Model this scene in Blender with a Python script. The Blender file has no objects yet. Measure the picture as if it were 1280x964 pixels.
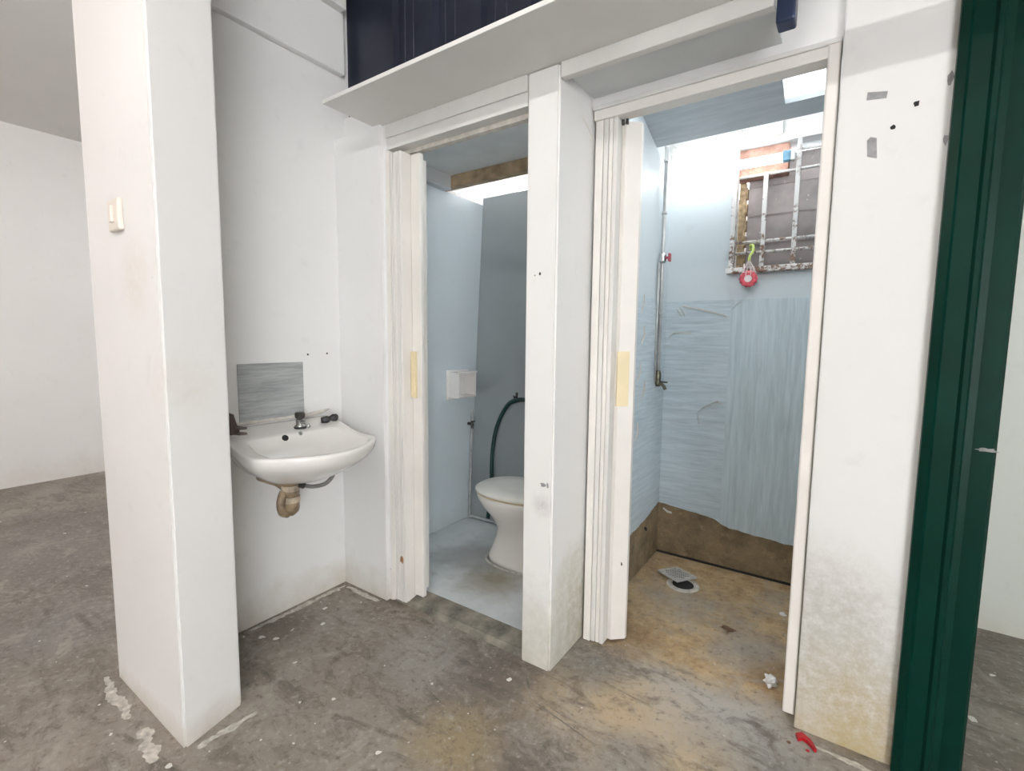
import bpy, bmesh, math, random
from mathutils import Vector, Matrix, noise as mnoise
random.seed(7)
S = bpy.context.scene
C = S.collection

# ---------------------------------------------------------------- camera
CAM_Z = 1.22
cam_d = bpy.data.cameras.new('camera')
cam = bpy.data.objects.new('camera', cam_d)
C.objects.link(cam)
cam_d.sensor_fit = 'HORIZONTAL'
cam_d.sensor_width = 36.0
cam_d.lens = 600.0 / 1280.0 * 36.0
cam_d.clip_start = 0.02
yaw, pit, rol = math.radians(34.44), math.radians(5.58), math.radians(-0.56)
fw = Vector((-math.sin(yaw), math.cos(yaw), 0)); rt = Vector((math.cos(yaw), math.sin(yaw), 0)); dn = Vector((0, 0, -1))
f2 = math.cos(pit) * fw + math.sin(pit) * dn
d2 = -math.sin(pit) * fw + math.cos(pit) * dn
r3 = math.cos(rol) * rt + math.sin(rol) * d2
d3 = -math.sin(rol) * rt + math.cos(rol) * d2
up = -d3; bk = -f2
cam.matrix_world = Matrix(((r3.x, up.x, bk.x, 0), (r3.y, up.y, bk.y, 0), (r3.z, up.z, bk.z, CAM_Z), (0, 0, 0, 1)))
S.camera = cam

# ---------------------------------------------------------------- world, exposure
w = bpy.data.worlds.new('sky'); S.world = w; w.use_nodes = True
w.node_tree.nodes['Background'].inputs[0].default_value = (0.965, 0.985, 1.0, 1)
w.node_tree.nodes['Background'].inputs[1].default_value = 9.0
vs = S.view_settings
vs.view_transform = 'Standard'; vs.look = 'None'; vs.gamma = 1.0; vs.use_curve_mapping = False
vs.exposure = 0.48
TUBE_MAIN, TUBE_LEFT, TUBE_SHOWER = 104.0, 84.0, 9.0

# ---------------------------------------------------------------- materials
MATS = {}
class NT:
    def __init__(s, name):
        s.m = bpy.data.materials.new(name); s.m.use_nodes = True
        s.t = s.m.node_tree; s.b = s.t.nodes['Principled BSDF']
    def n(s, typ, **kw):
        x = s.t.nodes.new(typ)
        for k, v in kw.items():
            if k.startswith('i_'):
                x.inputs[k[2:].replace('_', ' ')].default_value = v
            else: setattr(x, k, v)
        return x
    def l(s, a, b): s.t.links.new(a, b)
    def pos(s):
        return s.n('ShaderNodeNewGeometry').outputs['Position']
    def scaled(s, sc):
        x = s.n('ShaderNodeVectorMath', operation='MULTIPLY'); s.l(s.pos(), x.inputs[0]); x.inputs[1].default_value = sc
        return x.outputs[0]
    def noise(s, scale, detail=5, rough=.55, vec=None, dist=0):
        x = s.n('ShaderNodeTexNoise'); x.inputs['Scale'].default_value = scale
        x.inputs['Detail'].default_value = detail; x.inputs['Roughness'].default_value = rough
        x.inputs['Distortion'].default_value = dist
        s.l(vec if vec is not None else s.pos(), x.inputs['Vector'])
        return x.outputs['Fac']
    def mr(s, v, a, b, c=0., d=1.):
        x = s.n('ShaderNodeMapRange'); x.inputs[1].default_value = a; x.inputs[2].default_value = b
        x.inputs[3].default_value = c; x.inputs[4].default_value = d; s.l(v, x.inputs[0]); return x.outputs[0]
    def math(s, op, a, b=None):
        x = s.n('ShaderNodeMath', operation=op); x.use_clamp = False
        for i, q in enumerate((a, b)):
            if q is None: continue
            if isinstance(q, (int, float)): x.inputs[i].default_value = q
            else: s.l(q, x.inputs[i])
        return x.outputs[0]
    def mix(s, fac, a, b):
        x = s.n('ShaderNodeMix', data_type='RGBA')
        if isinstance(fac, (int, float)): x.inputs[0].default_value = fac
        else: s.l(fac, x.inputs[0])
        for i, q in ((6, a), (7, b)):
            if isinstance(q, tuple): x.inputs[i].default_value = (*q, 1)
            else: s.l(q, x.inputs[i])
        return x.outputs[2]
    def sep(s):
        x = s.n('ShaderNodeSeparateXYZ'); s.l(s.pos(), x.inputs[0]); return x.outputs
    def bump(s, h, strength=.2, dist=.01):
        x = s.n('ShaderNodeBump'); x.inputs['Strength'].default_value = strength; x.inputs['Distance'].default_value = dist
        s.l(h, x.inputs['Height']); s.l(x.outputs[0], s.b.inputs['Normal'])
    def col(s, c):
        if isinstance(c, tuple): s.b.inputs['Base Color'].default_value = (*c, 1)
        else: s.l(c, s.b.inputs['Base Color'])
    def blob(s, cx, cy, r, soft, warp, cz=None):
        """soft irregular stain or painted shadow patch centred in the world at cx, cy (or on a wall)"""
        a = s.n('ShaderNodeVectorMath', operation='SUBTRACT'); s.l(s.pos(), a.inputs[0]); a.inputs[1].default_value = (cx, cy, cz or 0)
        l = s.n('ShaderNodeVectorMath', operation='LENGTH'); s.l(a.outputs[0], l.inputs[0])
        v = s.math('ADD', l.outputs['Value'], s.math('MULTIPLY', s.math('SUBTRACT', warp, .5), r * 1.6))
        return s.mr(v, r + soft, r - soft)
def reg(nt): MATS[nt.m.name] = nt.m; return nt

def simple(name, c, rough=.5, metal=0., var=.06, scale=9., bump=0., emit=None, es=0):
    m = reg(NT(name)); n = m.noise(scale, 6)
    lo = tuple(x * (1 - var * 1.6) for x in c); hi = tuple(min(1, x * (1 + var)) for x in c)
    m.col(m.mix(m.mr(n, .3, .7), lo, hi))
    m.b.inputs['Roughness'].default_value = rough; m.b.inputs['Metallic'].default_value = metal
    if bump: m.bump(m.noise(scale * 6, 4), bump, .004)
    if emit:
        m.b.inputs['Emission Color'].default_value = (*emit, 1); m.b.inputs['Emission Strength'].default_value = es
    return m

def paint(name, c, stain=(.45, .38, .28), low=.25, amount=.6, rough=.45, mould=None, chips=True):
    """emulsion-painted plaster with faint blotches, tiny chips, grime along its foot"""
    m = reg(NT(name)); big = m.noise(1.7, 4); fine = m.noise(14, 5); z = m.sep()[2]
    base = m.mix(m.mr(big, .3, .7), tuple(x * .955 for x in c), c)
    base = m.mix(m.math('MULTIPLY', m.mr(fine, .62, .8), .35), base, tuple(x * .8 for x in c))
    g = m.math('ADD', m.mr(z, 0, low, 1, 0), m.math('MULTIPLY', m.math('SUBTRACT', m.noise(5, 6, .65), .5), 1.5))
    g = m.math('MULTIPLY', m.mr(g, .35, 1.15), m.mr(z, low * 1.6, low * .5))
    base = m.mix(m.math('MULTIPLY', g, amount), base, stain)
    if mould:
        for (cx, cy, cz, r, colr, a) in mould:
            k = m.math('MULTIPLY', m.blob(cx, cy, r, r * .7, m.noise(7, 10, .75), cz), m.mr(m.noise(34, 10, .78), .28, .62))
            base = m.mix(m.math('MULTIPLY', k, a), base, colr)
    if chips:
        v = m.n('ShaderNodeTexVoronoi'); v.inputs['Scale'].default_value = 9; m.l(m.pos(), v.inputs['Vector'])
        w_ = m.n('ShaderNodeSeparateColor'); m.l(v.outputs['Color'], w_.inputs[0])
        ch = m.math('MULTIPLY', m.mr(v.outputs['Distance'], .03, .02), m.mr(w_.outputs[0], .86, .87))
        base = m.mix(m.math('MULTIPLY', ch, .7), base, (.2, .18, .16))
    m.col(base); m.b.inputs['Roughness'].default_value = rough
    m.bump(m.noise(30, 6), .12, .006)
    return m

W = (.79, .785, .775)
paint('white_wall_paint', W)
paint('pillar_paint', (.83, .815, .80), low=.12, mould=[(-1.53, .6, 1.07, .07, (.66, .56, .42), .3), (-1.68, .53, 1.38, .08, (.66, .56, .45), .35)])
paint('room_wall_paint', (.78, .755, .735), low=.35, amount=.3)
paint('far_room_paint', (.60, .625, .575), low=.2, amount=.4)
paint('ceiling_paint', (.82, .80, .78), chips=False, low=.001)
paint('grimy_wall_paint', (.72, .712, .70), low=.22, amount=.7, stain=(.40, .34, .19),
      mould=[(.0, 1.675, .16, .2, (.30, .28, .21), .65), (.06, 1.675, .36, .16, (.42, .40, .34), .6), (-.02, 1.675, .48, .12, (.42, .40, .36), .55),
             (.14, 1.675, .2, .12, (.44, .40, .30), .45), (.1, 1.675, .05, .16, (.45, .33, .13), .7)])
paint('pier_paint', (.80, .79, .775), low=.4, amount=.55, stain=(.46, .42, .28),
      mould=[(-.815, 1.68, .12, .2, (.30, .28, .19), .7), (-.815, 1.62, .3, .1, (.5, .46, .33), .5), (-.86, 1.45, .62, .03, (.35, .32, .3), .5)])
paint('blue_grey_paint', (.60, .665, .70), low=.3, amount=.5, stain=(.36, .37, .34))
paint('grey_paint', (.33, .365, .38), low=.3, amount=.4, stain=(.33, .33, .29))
simple('board_white', (.72, .71, .69), .5, var=.03, scale=4)
simple('header_white', (.70, .685, .665), .5, var=.05, scale=6)
simple('soffit_grey', (.62, .64, .65), .5, var=.05, scale=4)
simple('toilet_board', (.88, .90, .89), .6, var=.05, scale=5)
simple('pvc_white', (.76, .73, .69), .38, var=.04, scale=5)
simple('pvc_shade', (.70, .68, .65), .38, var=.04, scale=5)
simple('cream_plastic', (.76, .65, .42), .4, var=.05)
simple('switch_plastic', (.78, .72, .64), .35, var=.02)
simple('ceramic', (.80, .775, .745), .12, var=.015, scale=3)
simple('ceramic_pan', (.80, .775, .74), .15, var=.03, scale=5)
simple('seat_plastic', (.80, .80, .745), .25, var=.03)
simple('seat_edge', (.62, .50, .30), .4, var=.1)
simple('dark_metal', (.10, .095, .09), .35, .8, var=.2)
simple('chrome', (.62, .63, .62), .18, 1., var=.1)
simple('black_rubber', (.03, .03, .032), .5, var=.2)
simple('brown_holder', (.11, .08, .07), .55, var=.2)
simple('trap_brown', (.30, .22, .14), .35, var=.35, scale=25)
simple('trap_pale', (.50, .42, .31), .35, var=.3, scale=25)
simple('hose_grey', (.24, .235, .22), .5, var=.2)
simple('hose_green', (.012, .055, .05), .35, var=.2)
simple('pipe_grey', (.50, .51, .51), .35, .35, var=.15, scale=20)
simple('valve_red', (.36, .05, .07), .4)
simple('brass_dirty', (.16, .15, .11), .4, .7, var=.3, scale=40)
simple('lamp_body', (.78, .78, .77), .4)
simple('lamp_cap', (.22, .45, .62), .4, var=.25, scale=60)
simple('green_steel', (.0012, .026, .0175), .32, var=.15, scale=5).b.inputs['Specular IOR Level'].default_value = .13
simple('blue_sheet', (.022, .026, .044), .38, .25, var=.15, scale=4)
simple('blue_flashing', (.022, .036, .085), .35, .2, var=.2)
simple('timber', (.50, .37, .23), .6, var=.25, scale=14)
simple('window_timber', (.44, .32, .19), .6, var=.4, scale=40)
simple('brick_red', (.60, .35, .28), .8, var=.2, scale=30)
simple('net_plastic', (.74, .66, .66), .4)
simple('pink_soap', (.78, .10, .14), .45, var=.35, scale=60)
simple('lime_plastic', (.66, .80, .22), .35)
simple('tissue', (.85, .85, .84), .8, var=.03)
simple('red_scrap', (.45, .01, .02), .35)
simple('dry_leaf', (.16, .09, .05), .7)
simple('patch_cement', (.30, .30, .30), .8, var=.2, scale=40)
simple('dark_hole', (.02, .02, .02), .9)
simple('rust_stain', (.42, .22, .10), .7, var=.3, scale=60)
simple('grate_steel', (.60, .60, .59), .4, .2, var=.2, scale=60)
simple('plaster_crumb', (.58, .55, .50), .85, var=.25, scale=45)
simple('fleck_white', (.72, .70, .67), .7)
simple('kerb_cement', (.24, .22, .18), .75, var=.4, scale=12, bump=.3)
simple('outside_wall', (.30, .27, .26), .9, var=.3, scale=6)
simple('sealant', (.66, .62, .56), .6, var=.15, scale=30)
simple('tube_glow', (.9, .9, .9), .4, emit=(1, .985, .96), es=TUBE_MAIN)
simple('tube_glow_warm', (.9, .9, .9), .4, emit=(1, .86, .79), es=TUBE_LEFT)
simple('tube_glow_shower', (.9, .9, .9), .4, emit=(1, .99, .96), es=TUBE_SHOWER)

# rusty painted iron
m = reg(NT('rusty_iron')); n = m.noise(38, 8, .7); z = m.sep()[2]
r = m.math('ADD', m.mr(n, .46, .6), m.mr(z, 1.95, 1.5, -.55, .35))
m.col(m.mix(m.mr(r, .2, .8), (.70, .69, .68), (.22, .13, .09))); m.b.inputs['Roughness'].default_value = .6
m.bump(n, .4, .004)
# dirty clear plastic pane
m = reg(NT('grimy_pane')); n = m.noise(5, 6); sp = m.noise(30, 4)
m.col(m.mix(m.mr(sp, .68, .74), m.mix(m.mr(n, .35, .65), (.22, .20, .195), (.42, .37, .36)), (.65, .63, .62)))
m.b.inputs['Roughness'].default_value = .35; m.b.inputs['Transmission Weight'].default_value = .25
# translucent roof sheet
m = reg(NT('translucent_sheet')); t = m.t
tr = m.n('ShaderNodeBsdfTranslucent'); tr.inputs[0].default_value = (.95, .96, .96, 1)
cl_ = m.n('ShaderNodeBsdfTransparent'); m2 = m.n('ShaderNodeMixShader'); m2.inputs[0].default_value = .55
m.l(tr.outputs[0], m2.inputs[1]); m.l(cl_.outputs[0], m2.inputs[2])
mx = m.n('ShaderNodeMixShader'); mx.inputs[0].default_value = .95
m.col(m.mix(m.mr(m.noise(6), .3, .7), (.75, .75, .74), (.85, .85, .85)))
m.l(m.b.outputs[0], mx.inputs[1]); m.l(m2.outputs[0], mx.inputs[2]); m.l(mx.outputs[0], t.nodes['Material Output'].inputs[0])

for nm_, tc, mf in (('milky_sheet', .56, .7), ('clear_milky_sheet', .9, .95), ('dim_milky_sheet', .3, .5)):
  m = reg(NT(nm_)); t = m.t
  tr = m.n('ShaderNodeBsdfTranslucent'); tr.inputs[0].default_value = (tc, tc, tc, 1)
  mx = m.n('ShaderNodeMixShader'); mx.inputs[0].default_value = mf
  m.col(m.mix(m.mr(m.noise(6), .3, .7), (.6, .6, .59), (.7, .7, .7)))
  m.l(m.b.outputs[0], mx.inputs[1]); m.l(tr.outputs[0], mx.inputs[2]); m.l(mx.outputs[0], t.nodes['Material Output'].inputs[0])

def vinyl(name, sc, a, b):
    m = reg(NT(name)); v = m.scaled(sc); n = m.noise(1, 9, .72, v, .4); n2 = m.noise(2.2, 3, .5)
    c_ = m.mix(m.mr(n, .36, .64), a, b); c_ = m.mix(m.mr(n2, .3, .75, 0, .35), c_, tuple(x * 1.12 for x in b))
    m.col(c_); m.b.inputs['Roughness'].default_value = .4; m.bump(n, .12, .004)
vinyl('vinyl_across', (5, 5, 70), (.38, .455, .505), (.58, .66, .71))
vinyl('vinyl_upright', (60, 60, 3.5), (.39, .47, .51), (.575, .66, .70))
vinyl('vinyl_patch', (6, 6, 75), (.26, .275, .275), (.44, .455, .45))
vinyl('shower_soffit', (3, 40, 40), (.36, .40, .43), (.50, .54, .57))

# raw cement at the foot of the shower walls
m = reg(NT('raw_cement')); n = m.noise(7, 8, .7); n2 = m.noise(24, 6, .7)
c_ = m.mix(m.mr(n, .35, .65), (.13, .095, .055), (.29, .215, .125)); c_ = m.mix(m.mr(n2, .55, .75, 0, .7), c_, (.40, .31, .19))
m.col(c_); m.b.inputs['Roughness'].default_value = .85; m.bump(n2, .5, .008)
# peeling paint on the batten
m = reg(NT('peeling_paint')); n = m.noise(26, 8, .75, m.scaled((1, 1, 2)))
m.col(m.mix(m.mr(n, .56, .66), (.80, .80, .78), (.38, .34, .30))); m.b.inputs['Roughness'].default_value = .7; m.bump(n, .8, .01)
# blue-grey painted toilet floor
m = reg(NT('painted_floor')); n = m.noise(3.5, 7, .65); n2 = m.noise(11, 6, .6)
c_ = m.mix(m.mr(n, .35, .65), (.54, .575, .585), (.70, .73, .735))
c_ = m.mix(m.math('MULTIPLY', m.blob(-1.36, 1.83, .13, .09, n2, .03), .85), c_, (.25, .20, .115))
c_ = m.mix(m.math('MULTIPLY', m.blob(-1.60, 1.95, .17, .08, n2, .03), .55), c_, (.22, .225, .22))  # shadow patch near the pan, painted into the floor colour
c_ = m.mix(m.mr(n2, .62, .75, 0, .45), c_, (.27, .27, .25))
m.col(c_); m.b.inputs['Roughness'].default_value = .35; m.bump(n2, .15, .004)
# trowelled concrete floor, with the shower's ochre stain running out of the doorway
m = reg(NT('concrete_floor'))
big = m.noise(1.3, 5, .6, dist=.8); mid = m.noise(5.5, 10, .72, dist=1.0); fine = m.noise(42, 8, .7)
tro = m.noise(2.6, 9, .72, m.scaled((1.0, 2.6, 1)), 1.6); cloud = m.noise(2.7, 8, .7, dist=.6)
c_ = m.mix(m.mr(big, .38, .62), (.175, .148, .120), (.33, .295, .252))
warp = m.noise(4.5, 10, .74); warp2 = m.noise(11, 10, .74)
def stain(c_, cx, cy, r, soft, colr, a, wp): return m.mix(m.math('MULTIPLY', m.blob(cx, cy, r, soft, wp), a), c_, colr)
for cx, cy, r, soft, colr, a in [
    (-.42, 1.55, .32, .14, (.62, .585, .52), .8), (-.16, 1.40, .28, .13, (.52, .50, .46), .75), (-1.25, 1.25, .16, .1, (.46, .44, .415), .55),
    (-.58, 1.42, .2, .1, (.60, .44, .25), .75), (-.28, 1.36, .14, .08, (.58, .43, .24), .7), (-.9, 1.02, .13, .07, (.44, .34, .18), .6),
    (-.06, 1.44, .16, .09, (.22, .22, .21), .6), (-.70, 1.58, .12, .07, (.15, .15, .145), .75), (-.44, 1.26, .10, .05, (.19, .19, .185), .6),
    (-1.55, 1.42, .12, .08, (.19, .135, .085), .6), (-1.72, 1.3, .18, .12, (.18, .155, .13), .5), (-1.1, 1.45, .12, .07, (.155, .14, .115), .65),
    (-3.2, .55, .5, .3, (.17, .16, .15), .6), (-2.6, .5, .22, .15, (.24, .245, .25), .5), (-3.9, .8, .5, .3, (.2, .19, .18), .5)]:
    c_ = stain(c_, cx, cy, r, soft, colr, a, warp)
X, Y, Z_ = m.sep()
och = m.mix(m.mr(warp2, .35, .62), (.38, .235, .105), (.70, .51, .28)); och = m.mix(m.mr(m.noise(60, 5, .7), .5, .75, 0, .6), och, (.70, .55, .35))
inn = m.math('MULTIPLY', m.mr(m.math('ADD', Y, m.math('MULTIPLY', m.math('SUBTRACT', warp, .5), .35)), 1.66, 1.80), m.mr(X, -.86, -.80))
inn = m.math('MULTIPLY', inn, m.mr(X, .14, .12)); inn = m.math('MULTIPLY', inn, m.mr(Y, 2.79, 2.76))
c_ = m.mix(inn, c_, och)
c_ = stain(c_, -.22, 2.02, .13, .08, (.40, .385, .36), .7, warp2); c_ = stain(c_, -.56, 2.22, .17, .12, (.38, .33, .26), .6, warp2)
c_ = stain(c_, -.12, 1.9, .1, .06, (.36, .21, .085), .75, warp2); c_ = stain(c_, -.66, 1.82, .12, .07, (.25, .15, .07), .6, warp2)

c_ = m.mix(m.mr(cloud, .50, .62, 0, .5), c_, (.42, .39, .35))
c_ = m.mix(m.math('MULTIPLY', m.mr(tro, .48, .34, 0, .8), m.math('SUBTRACT', 1.0, m.math('MULTIPLY', inn, .8))), c_, (.115, .099, .083))
c_ = m.mix(m.mr(mid, .54, .64, 0, .5), c_, (.47, .435, .385)); c_ = m.mix(m.math('MULTIPLY', m.mr(mid, .46, .34, 0, .65), m.math('SUBTRACT', 1.0, m.math('MULTIPLY', inn, .6))), c_, (.115, .093, .072))
c_ = m.mix(m.mr(fine, .55, .66, 0, .5), c_, (.56, .52, .47)); c_ = m.mix(m.mr(fine, .45, .34, 0, .6), c_, (.085, .07, .055))
v = m.n('ShaderNodeTexVoronoi'); v.inputs['Scale'].default_value = 22; m.l(m.pos(), v.inputs['Vector'])
sc_ = m.n('ShaderNodeSeparateColor'); m.l(v.outputs['Color'], sc_.inputs[0])
fl = m.math('MULTIPLY', m.mr(m.math('ADD', v.outputs['Distance'], m.math('MULTIPLY', fine, .12)), .15, .12), m.mr(sc_.outputs[0], .80, .82))
c_ = m.mix(m.math('MULTIPLY', fl, .8), c_, (.66, .645, .61))
c_ = m.mix(.16, c_, (.06, .04, .025))
m.col(c_)
m.l(m.mr(mid, .3, .7, .34, .62), m.b.inputs['Roughness']); m.bump(m.math('ADD', mid, m.math('MULTIPLY', fine, .5)), .35, .01)

# ---------------------------------------------------------------- mesh helpers (world coordinates)
def tag(o, label=None, cat=None, group=None, kind=None):
    if label: o['label'] = label
    if cat: o['category'] = cat
    if group: o['group'] = group
    if kind: o['kind'] = kind
    return o
def ploc(p):
    v = Vector((0, 0, 0))
    while p is not None: v = v + p.location; p = p.parent
    return v
def obj(name, bm, mat, parent=None, smooth=False, loc=None):
    bmesh.ops.recalc_face_normals(bm, faces=bm.faces)
    if loc is None:
        if parent is None:
            xs = [v.co.x for v in bm.verts]; ys = [v.co.y for v in bm.verts]; zs = [v.co.z for v in bm.verts]
            loc = Vector(((min(xs) + max(xs)) / 2, (min(ys) + max(ys)) / 2, min(zs)))
        else: loc = ploc(parent)
    loc = Vector(loc)
    bmesh.ops.translate(bm, verts=bm.verts, vec=-loc)
    me = bpy.data.meshes.new(name); bm.to_mesh(me); bm.free()
    if smooth:
        for p in me.polygons: p.use_smooth = True
    for q in ([mat] if isinstance(mat, str) else mat): me.materials.append(MATS[q])
    o = bpy.data.objects.new(name, me); C.objects.link(o)
    if parent is not None: o.parent = parent
    else: o.location = loc
    return o
def thing(name, loc, label, cat, group=None, kind=None):
    o = bpy.data.objects.new(name, None); C.objects.link(o); o.location = loc; o.empty_display_size = .1
    return tag(o, label, cat, group, kind)
def box(x0, x1, y0, y1, z0, z1, bev=0, bm=None, seg=2):
    b = bm or bmesh.new()
    vs_ = [b.verts.new(p) for p in ((x0, y0, z0), (x1, y0, z0), (x1, y1, z0), (x0, y1, z0), (x0, y0, z1), (x1, y0, z1), (x1, y1, z1), (x0, y1, z1))]
    fs = [b.faces.new([vs_[i] for i in q]) for q in ((0, 3, 2, 1), (4, 5, 6, 7), (0, 1, 5, 4), (1, 2, 6, 5), (2, 3, 7, 6), (3, 0, 4, 7))]
    if bev:
        es = list({e for f_ in fs for e in f_.edges})
        bmesh.ops.bevel(b, geom=es, offset=bev, segments=seg, affect='EDGES', profile=.5)
    return b
def prism(poly, h0, h1, axis='z', bm=None, shift=(0, 0)):
    """poly extruded along an axis; x: (y,z), y: (x,z), z: (x,y)"""
    b = bm or bmesh.new()
    def P(a, c, h):
        return {'z': (a, c, h), 'y': (a, h, c), 'x': (h, a, c)}[axis]
    A = [b.verts.new(P(a, c, h0)) for a, c in poly]; B = [b.verts.new(P(a + shift[0], c + shift[1], h1)) for a, c in poly]
    n = len(poly); b.faces.new(A[::-1]); b.faces.new(B)
    for i in range(n): b.faces.new((A[i], A[(i + 1) % n], B[(i + 1) % n], B[i]))
    return b
def tube(pts, r, sides=10, bm=None, cap=True):
    b = bm or bmesh.new(); pts = [Vector(p) for p in pts]; rings = []
    rr = r if isinstance(r, (list, tuple)) else [r] * len(pts)
    ref = None
    for i, p in enumerate(pts):
        d = (pts[min(i + 1, len(pts) - 1)] - pts[max(i - 1, 0)]).normalized()
        if ref is None: ref = d.orthogonal().normalized()
        ref = (ref - d * ref.dot(d)).normalized(); o2 = d.cross(ref)
        rings.append([b.verts.new(p + (ref * math.cos(a) + o2 * math.sin(a)) * rr[i]) for a in [2 * math.pi * k / sides for k in range(sides)]])
    for i in range(len(rings) - 1):
        for k in range(sides):
            b.faces.new((rings[i][k], rings[i][(k + 1) % sides], rings[i + 1][(k + 1) % sides], rings[i + 1][k]))
    if cap: b.faces.new(rings[0][::-1]); b.faces.new(rings[-1])
    return b
def spline(pts, n=8):
    pts = [Vector(p) for p in pts]; out = []
    for i in range(len(pts) - 1):
        p0 = pts[max(i - 1, 0)]; p1 = pts[i]; p2 = pts[i + 1]; p3 = pts[min(i + 2, len(pts) - 1)]
        for k in range(n):
            t = k / n
            out.append(.5 * ((2 * p1) + (p2 - p0) * t + (2 * p0 - 5 * p1 + 4 * p2 - p3) * t * t + (3 * p1 - p0 - 3 * p2 + p3) * t ** 3))
    return out + [pts[-1]]
def loft(rings, bm=None, cap0=True, cap1=True):
    b = bm or bmesh.new(); R_ = [[b.verts.new(p) for p in r] for r in rings]; n = len(R_[0])
    for i in range(len(R_) - 1):
        for k in range(n): b.faces.new((R_[i][k], R_[i][(k + 1) % n], R_[i + 1][(k + 1) % n], R_[i + 1][k]))
    if cap0: b.faces.new(R_[0][::-1])
    if cap1: b.faces.new(R_[-1])
    return b
def blob_poly(cx, cy, rx, ry, n=12, jag=.3, rot=0):
    out = []
    for k in range(n):
        a = 2 * math.pi * k / n; q = 1 + random.uniform(-jag, jag)
        x, y = rx * q * math.cos(a), ry * q * math.sin(a)
        out.append((cx + x * math.cos(rot) - y * math.sin(rot), cy + x * math.sin(rot) + y * math.cos(rot)))
    return out
def struct(name, bm, mat, label, cat, parent=None, smooth=False):
    o = obj(name, bm, mat, parent, smooth)
    return tag(o, label, cat, kind='structure')

# ================================================================ the setting
CEIL = 2.83
floor = struct('floor', box(-5.6, 3.2, -3.2, 3.3, -.12, 0), 'concrete_floor', 'stained grey trowelled concrete floor with white paint flecks', 'floor')
struct('ceiling', box(-5.6, 3.2, -3.2, 1.62, CEIL, CEIL + .12), 'ceiling_paint', 'plain off-white ceiling over the open room', 'ceiling')
struct('ceiling_left', box(-5.6, -2.09, 1.62, 3.3, CEIL, CEIL + .12), 'ceiling_paint', 'ceiling over the back of the empty room behind the pillar', 'ceiling')
struct('ceiling_right', box(.2, 3.2, 1.62, 3.3, CEIL, CEIL + .12), 'ceiling_paint', 'ceiling of the room beyond the green steel frame', 'ceiling')
struct('wall_far_left', box(-5.55, -5.39, -3.2, 3.3, 0, CEIL), 'room_wall_paint', 'scuffed pinkish white far wall of the empty room behind the pillar', 'wall')
struct('wall_left_back', box(-5.39, -2.09, 3.1, 3.25, 0, CEIL), 'room_wall_paint', 'back wall of the empty room behind the pillar', 'wall')
b = bmesh.new()
prism([(-2.07, .538), (-1.53, .538), (-1.575, .725), (-2.07, .725)], 0, CEIL, bm=b, shift=(.03, 0))
bmesh.ops.bevel(b, geom=[e for e in b.edges if abs(e.verts[0].co.z - e.verts[1].co.z) > 1], offset=.007, segments=2, affect='EDGES')
pillar = struct('wall_pillar_left', b, 'pillar_paint', 'broad white free-standing pillar with the light switch on it', 'pillar')
wall_basin = struct('wall_basin', box(-2.09, -1.98, .725, 1.54, 0, CEIL), 'white_wall_paint', 'white wall carrying the washbasin', 'wall')
struct('trim_beam', box(-1.981, -1.945, .73, 1.47, 2.405, CEIL, .006), 'white_wall_paint', 'shallow white beam along the top of the washbasin wall', 'beam')
tb = struct('trim_ceiling_batten', box(-1.945, -1.905, 1.05, 1.45, 2.66, 2.70), 'board_white', 'small white batten with dark blue sheet end above the washbasin', 'batten')
obj('sheet_end', box(-1.945, -1.90, 1.05, 1.45, 2.70, 2.80), 'blue_sheet', tb)
b = box(-1.98, -1.655, 1.43, 1.54, 0, 2.117)
bmesh.ops.bevel(b, geom=[e for e in b.edges if abs(e.verts[0].co.z - e.verts[1].co.z) > 1 and e.verts[0].co.x > -1.7 and e.verts[0].co.y < 1.5], offset=.02, segments=4, affect='EDGES')
struct('wall_front_left', b, 'white_wall_paint', 'narrow white wall between washbasin and toilet doorway', 'wall')
struct('wall_stub_top', box(-1.98, -1.79, 1.486, 1.50, 2.118, 2.23), 'white_wall_paint', 'shaded plaster strip above the narrow wall by the washbasin', 'wall')
b = box(-.94, -.815, 1.448, 1.74, 0, 2.112)
bmesh.ops.bevel(b, geom=[e for e in b.edges if abs(e.verts[0].co.z - e.verts[1].co.z) > 1], offset=.007, segments=2, affect='EDGES')
pier = struct('wall_pier_middle', b, 'pier_paint', 'white pier between the toilet and shower doorways', 'pier')
wsl = struct('wall_shower_left', box(-.94, -.823, 1.74, 2.85, 0, 2.7), 'blue_grey_paint', 'pale blue painted wall beside the shower pipe', 'wall')
wr = struct('wall_right', box(-.052, .2, 1.675, 1.82, 0, CEIL, .004), 'grimy_wall_paint', 'white wall beside the green frame, mouldy at its foot', 'wall')
struct('wall_header', box(-.823, -.052, 1.70, 1.80, 2.06, CEIL), 'white_wall_paint', 'white wall strip above the shower doorway', 'wall')
struct('wall_shower_right', box(.10, .2, 1.82, 2.85, 0, 2.7), 'blue_grey_paint', 'right-hand wall inside the shower', 'wall')
b = box(-5.6, 2.35, -3.3, -3.2, 0, CEIL); box(2.35, 3.3, -3.3, -3.2, 2.45, CEIL, bm=b)  # opening out of view, added to let soft light into the room
struct('wall_rear', b, 'room_wall_paint', 'plain white rear wall with an unseen opening added for soft light', 'wall')
b = box(3.2, 3.3, -1.6, 3.3, 0, CEIL); box(3.2, 3.3, -3.2, -1.6, 2.45, CEIL, bm=b)  # rest of the added opening, round the corner behind the camera
struct('wall_far_right', b, 'room_wall_paint', 'plain white right-hand wall with the unseen added light opening at its end', 'wall')
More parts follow.
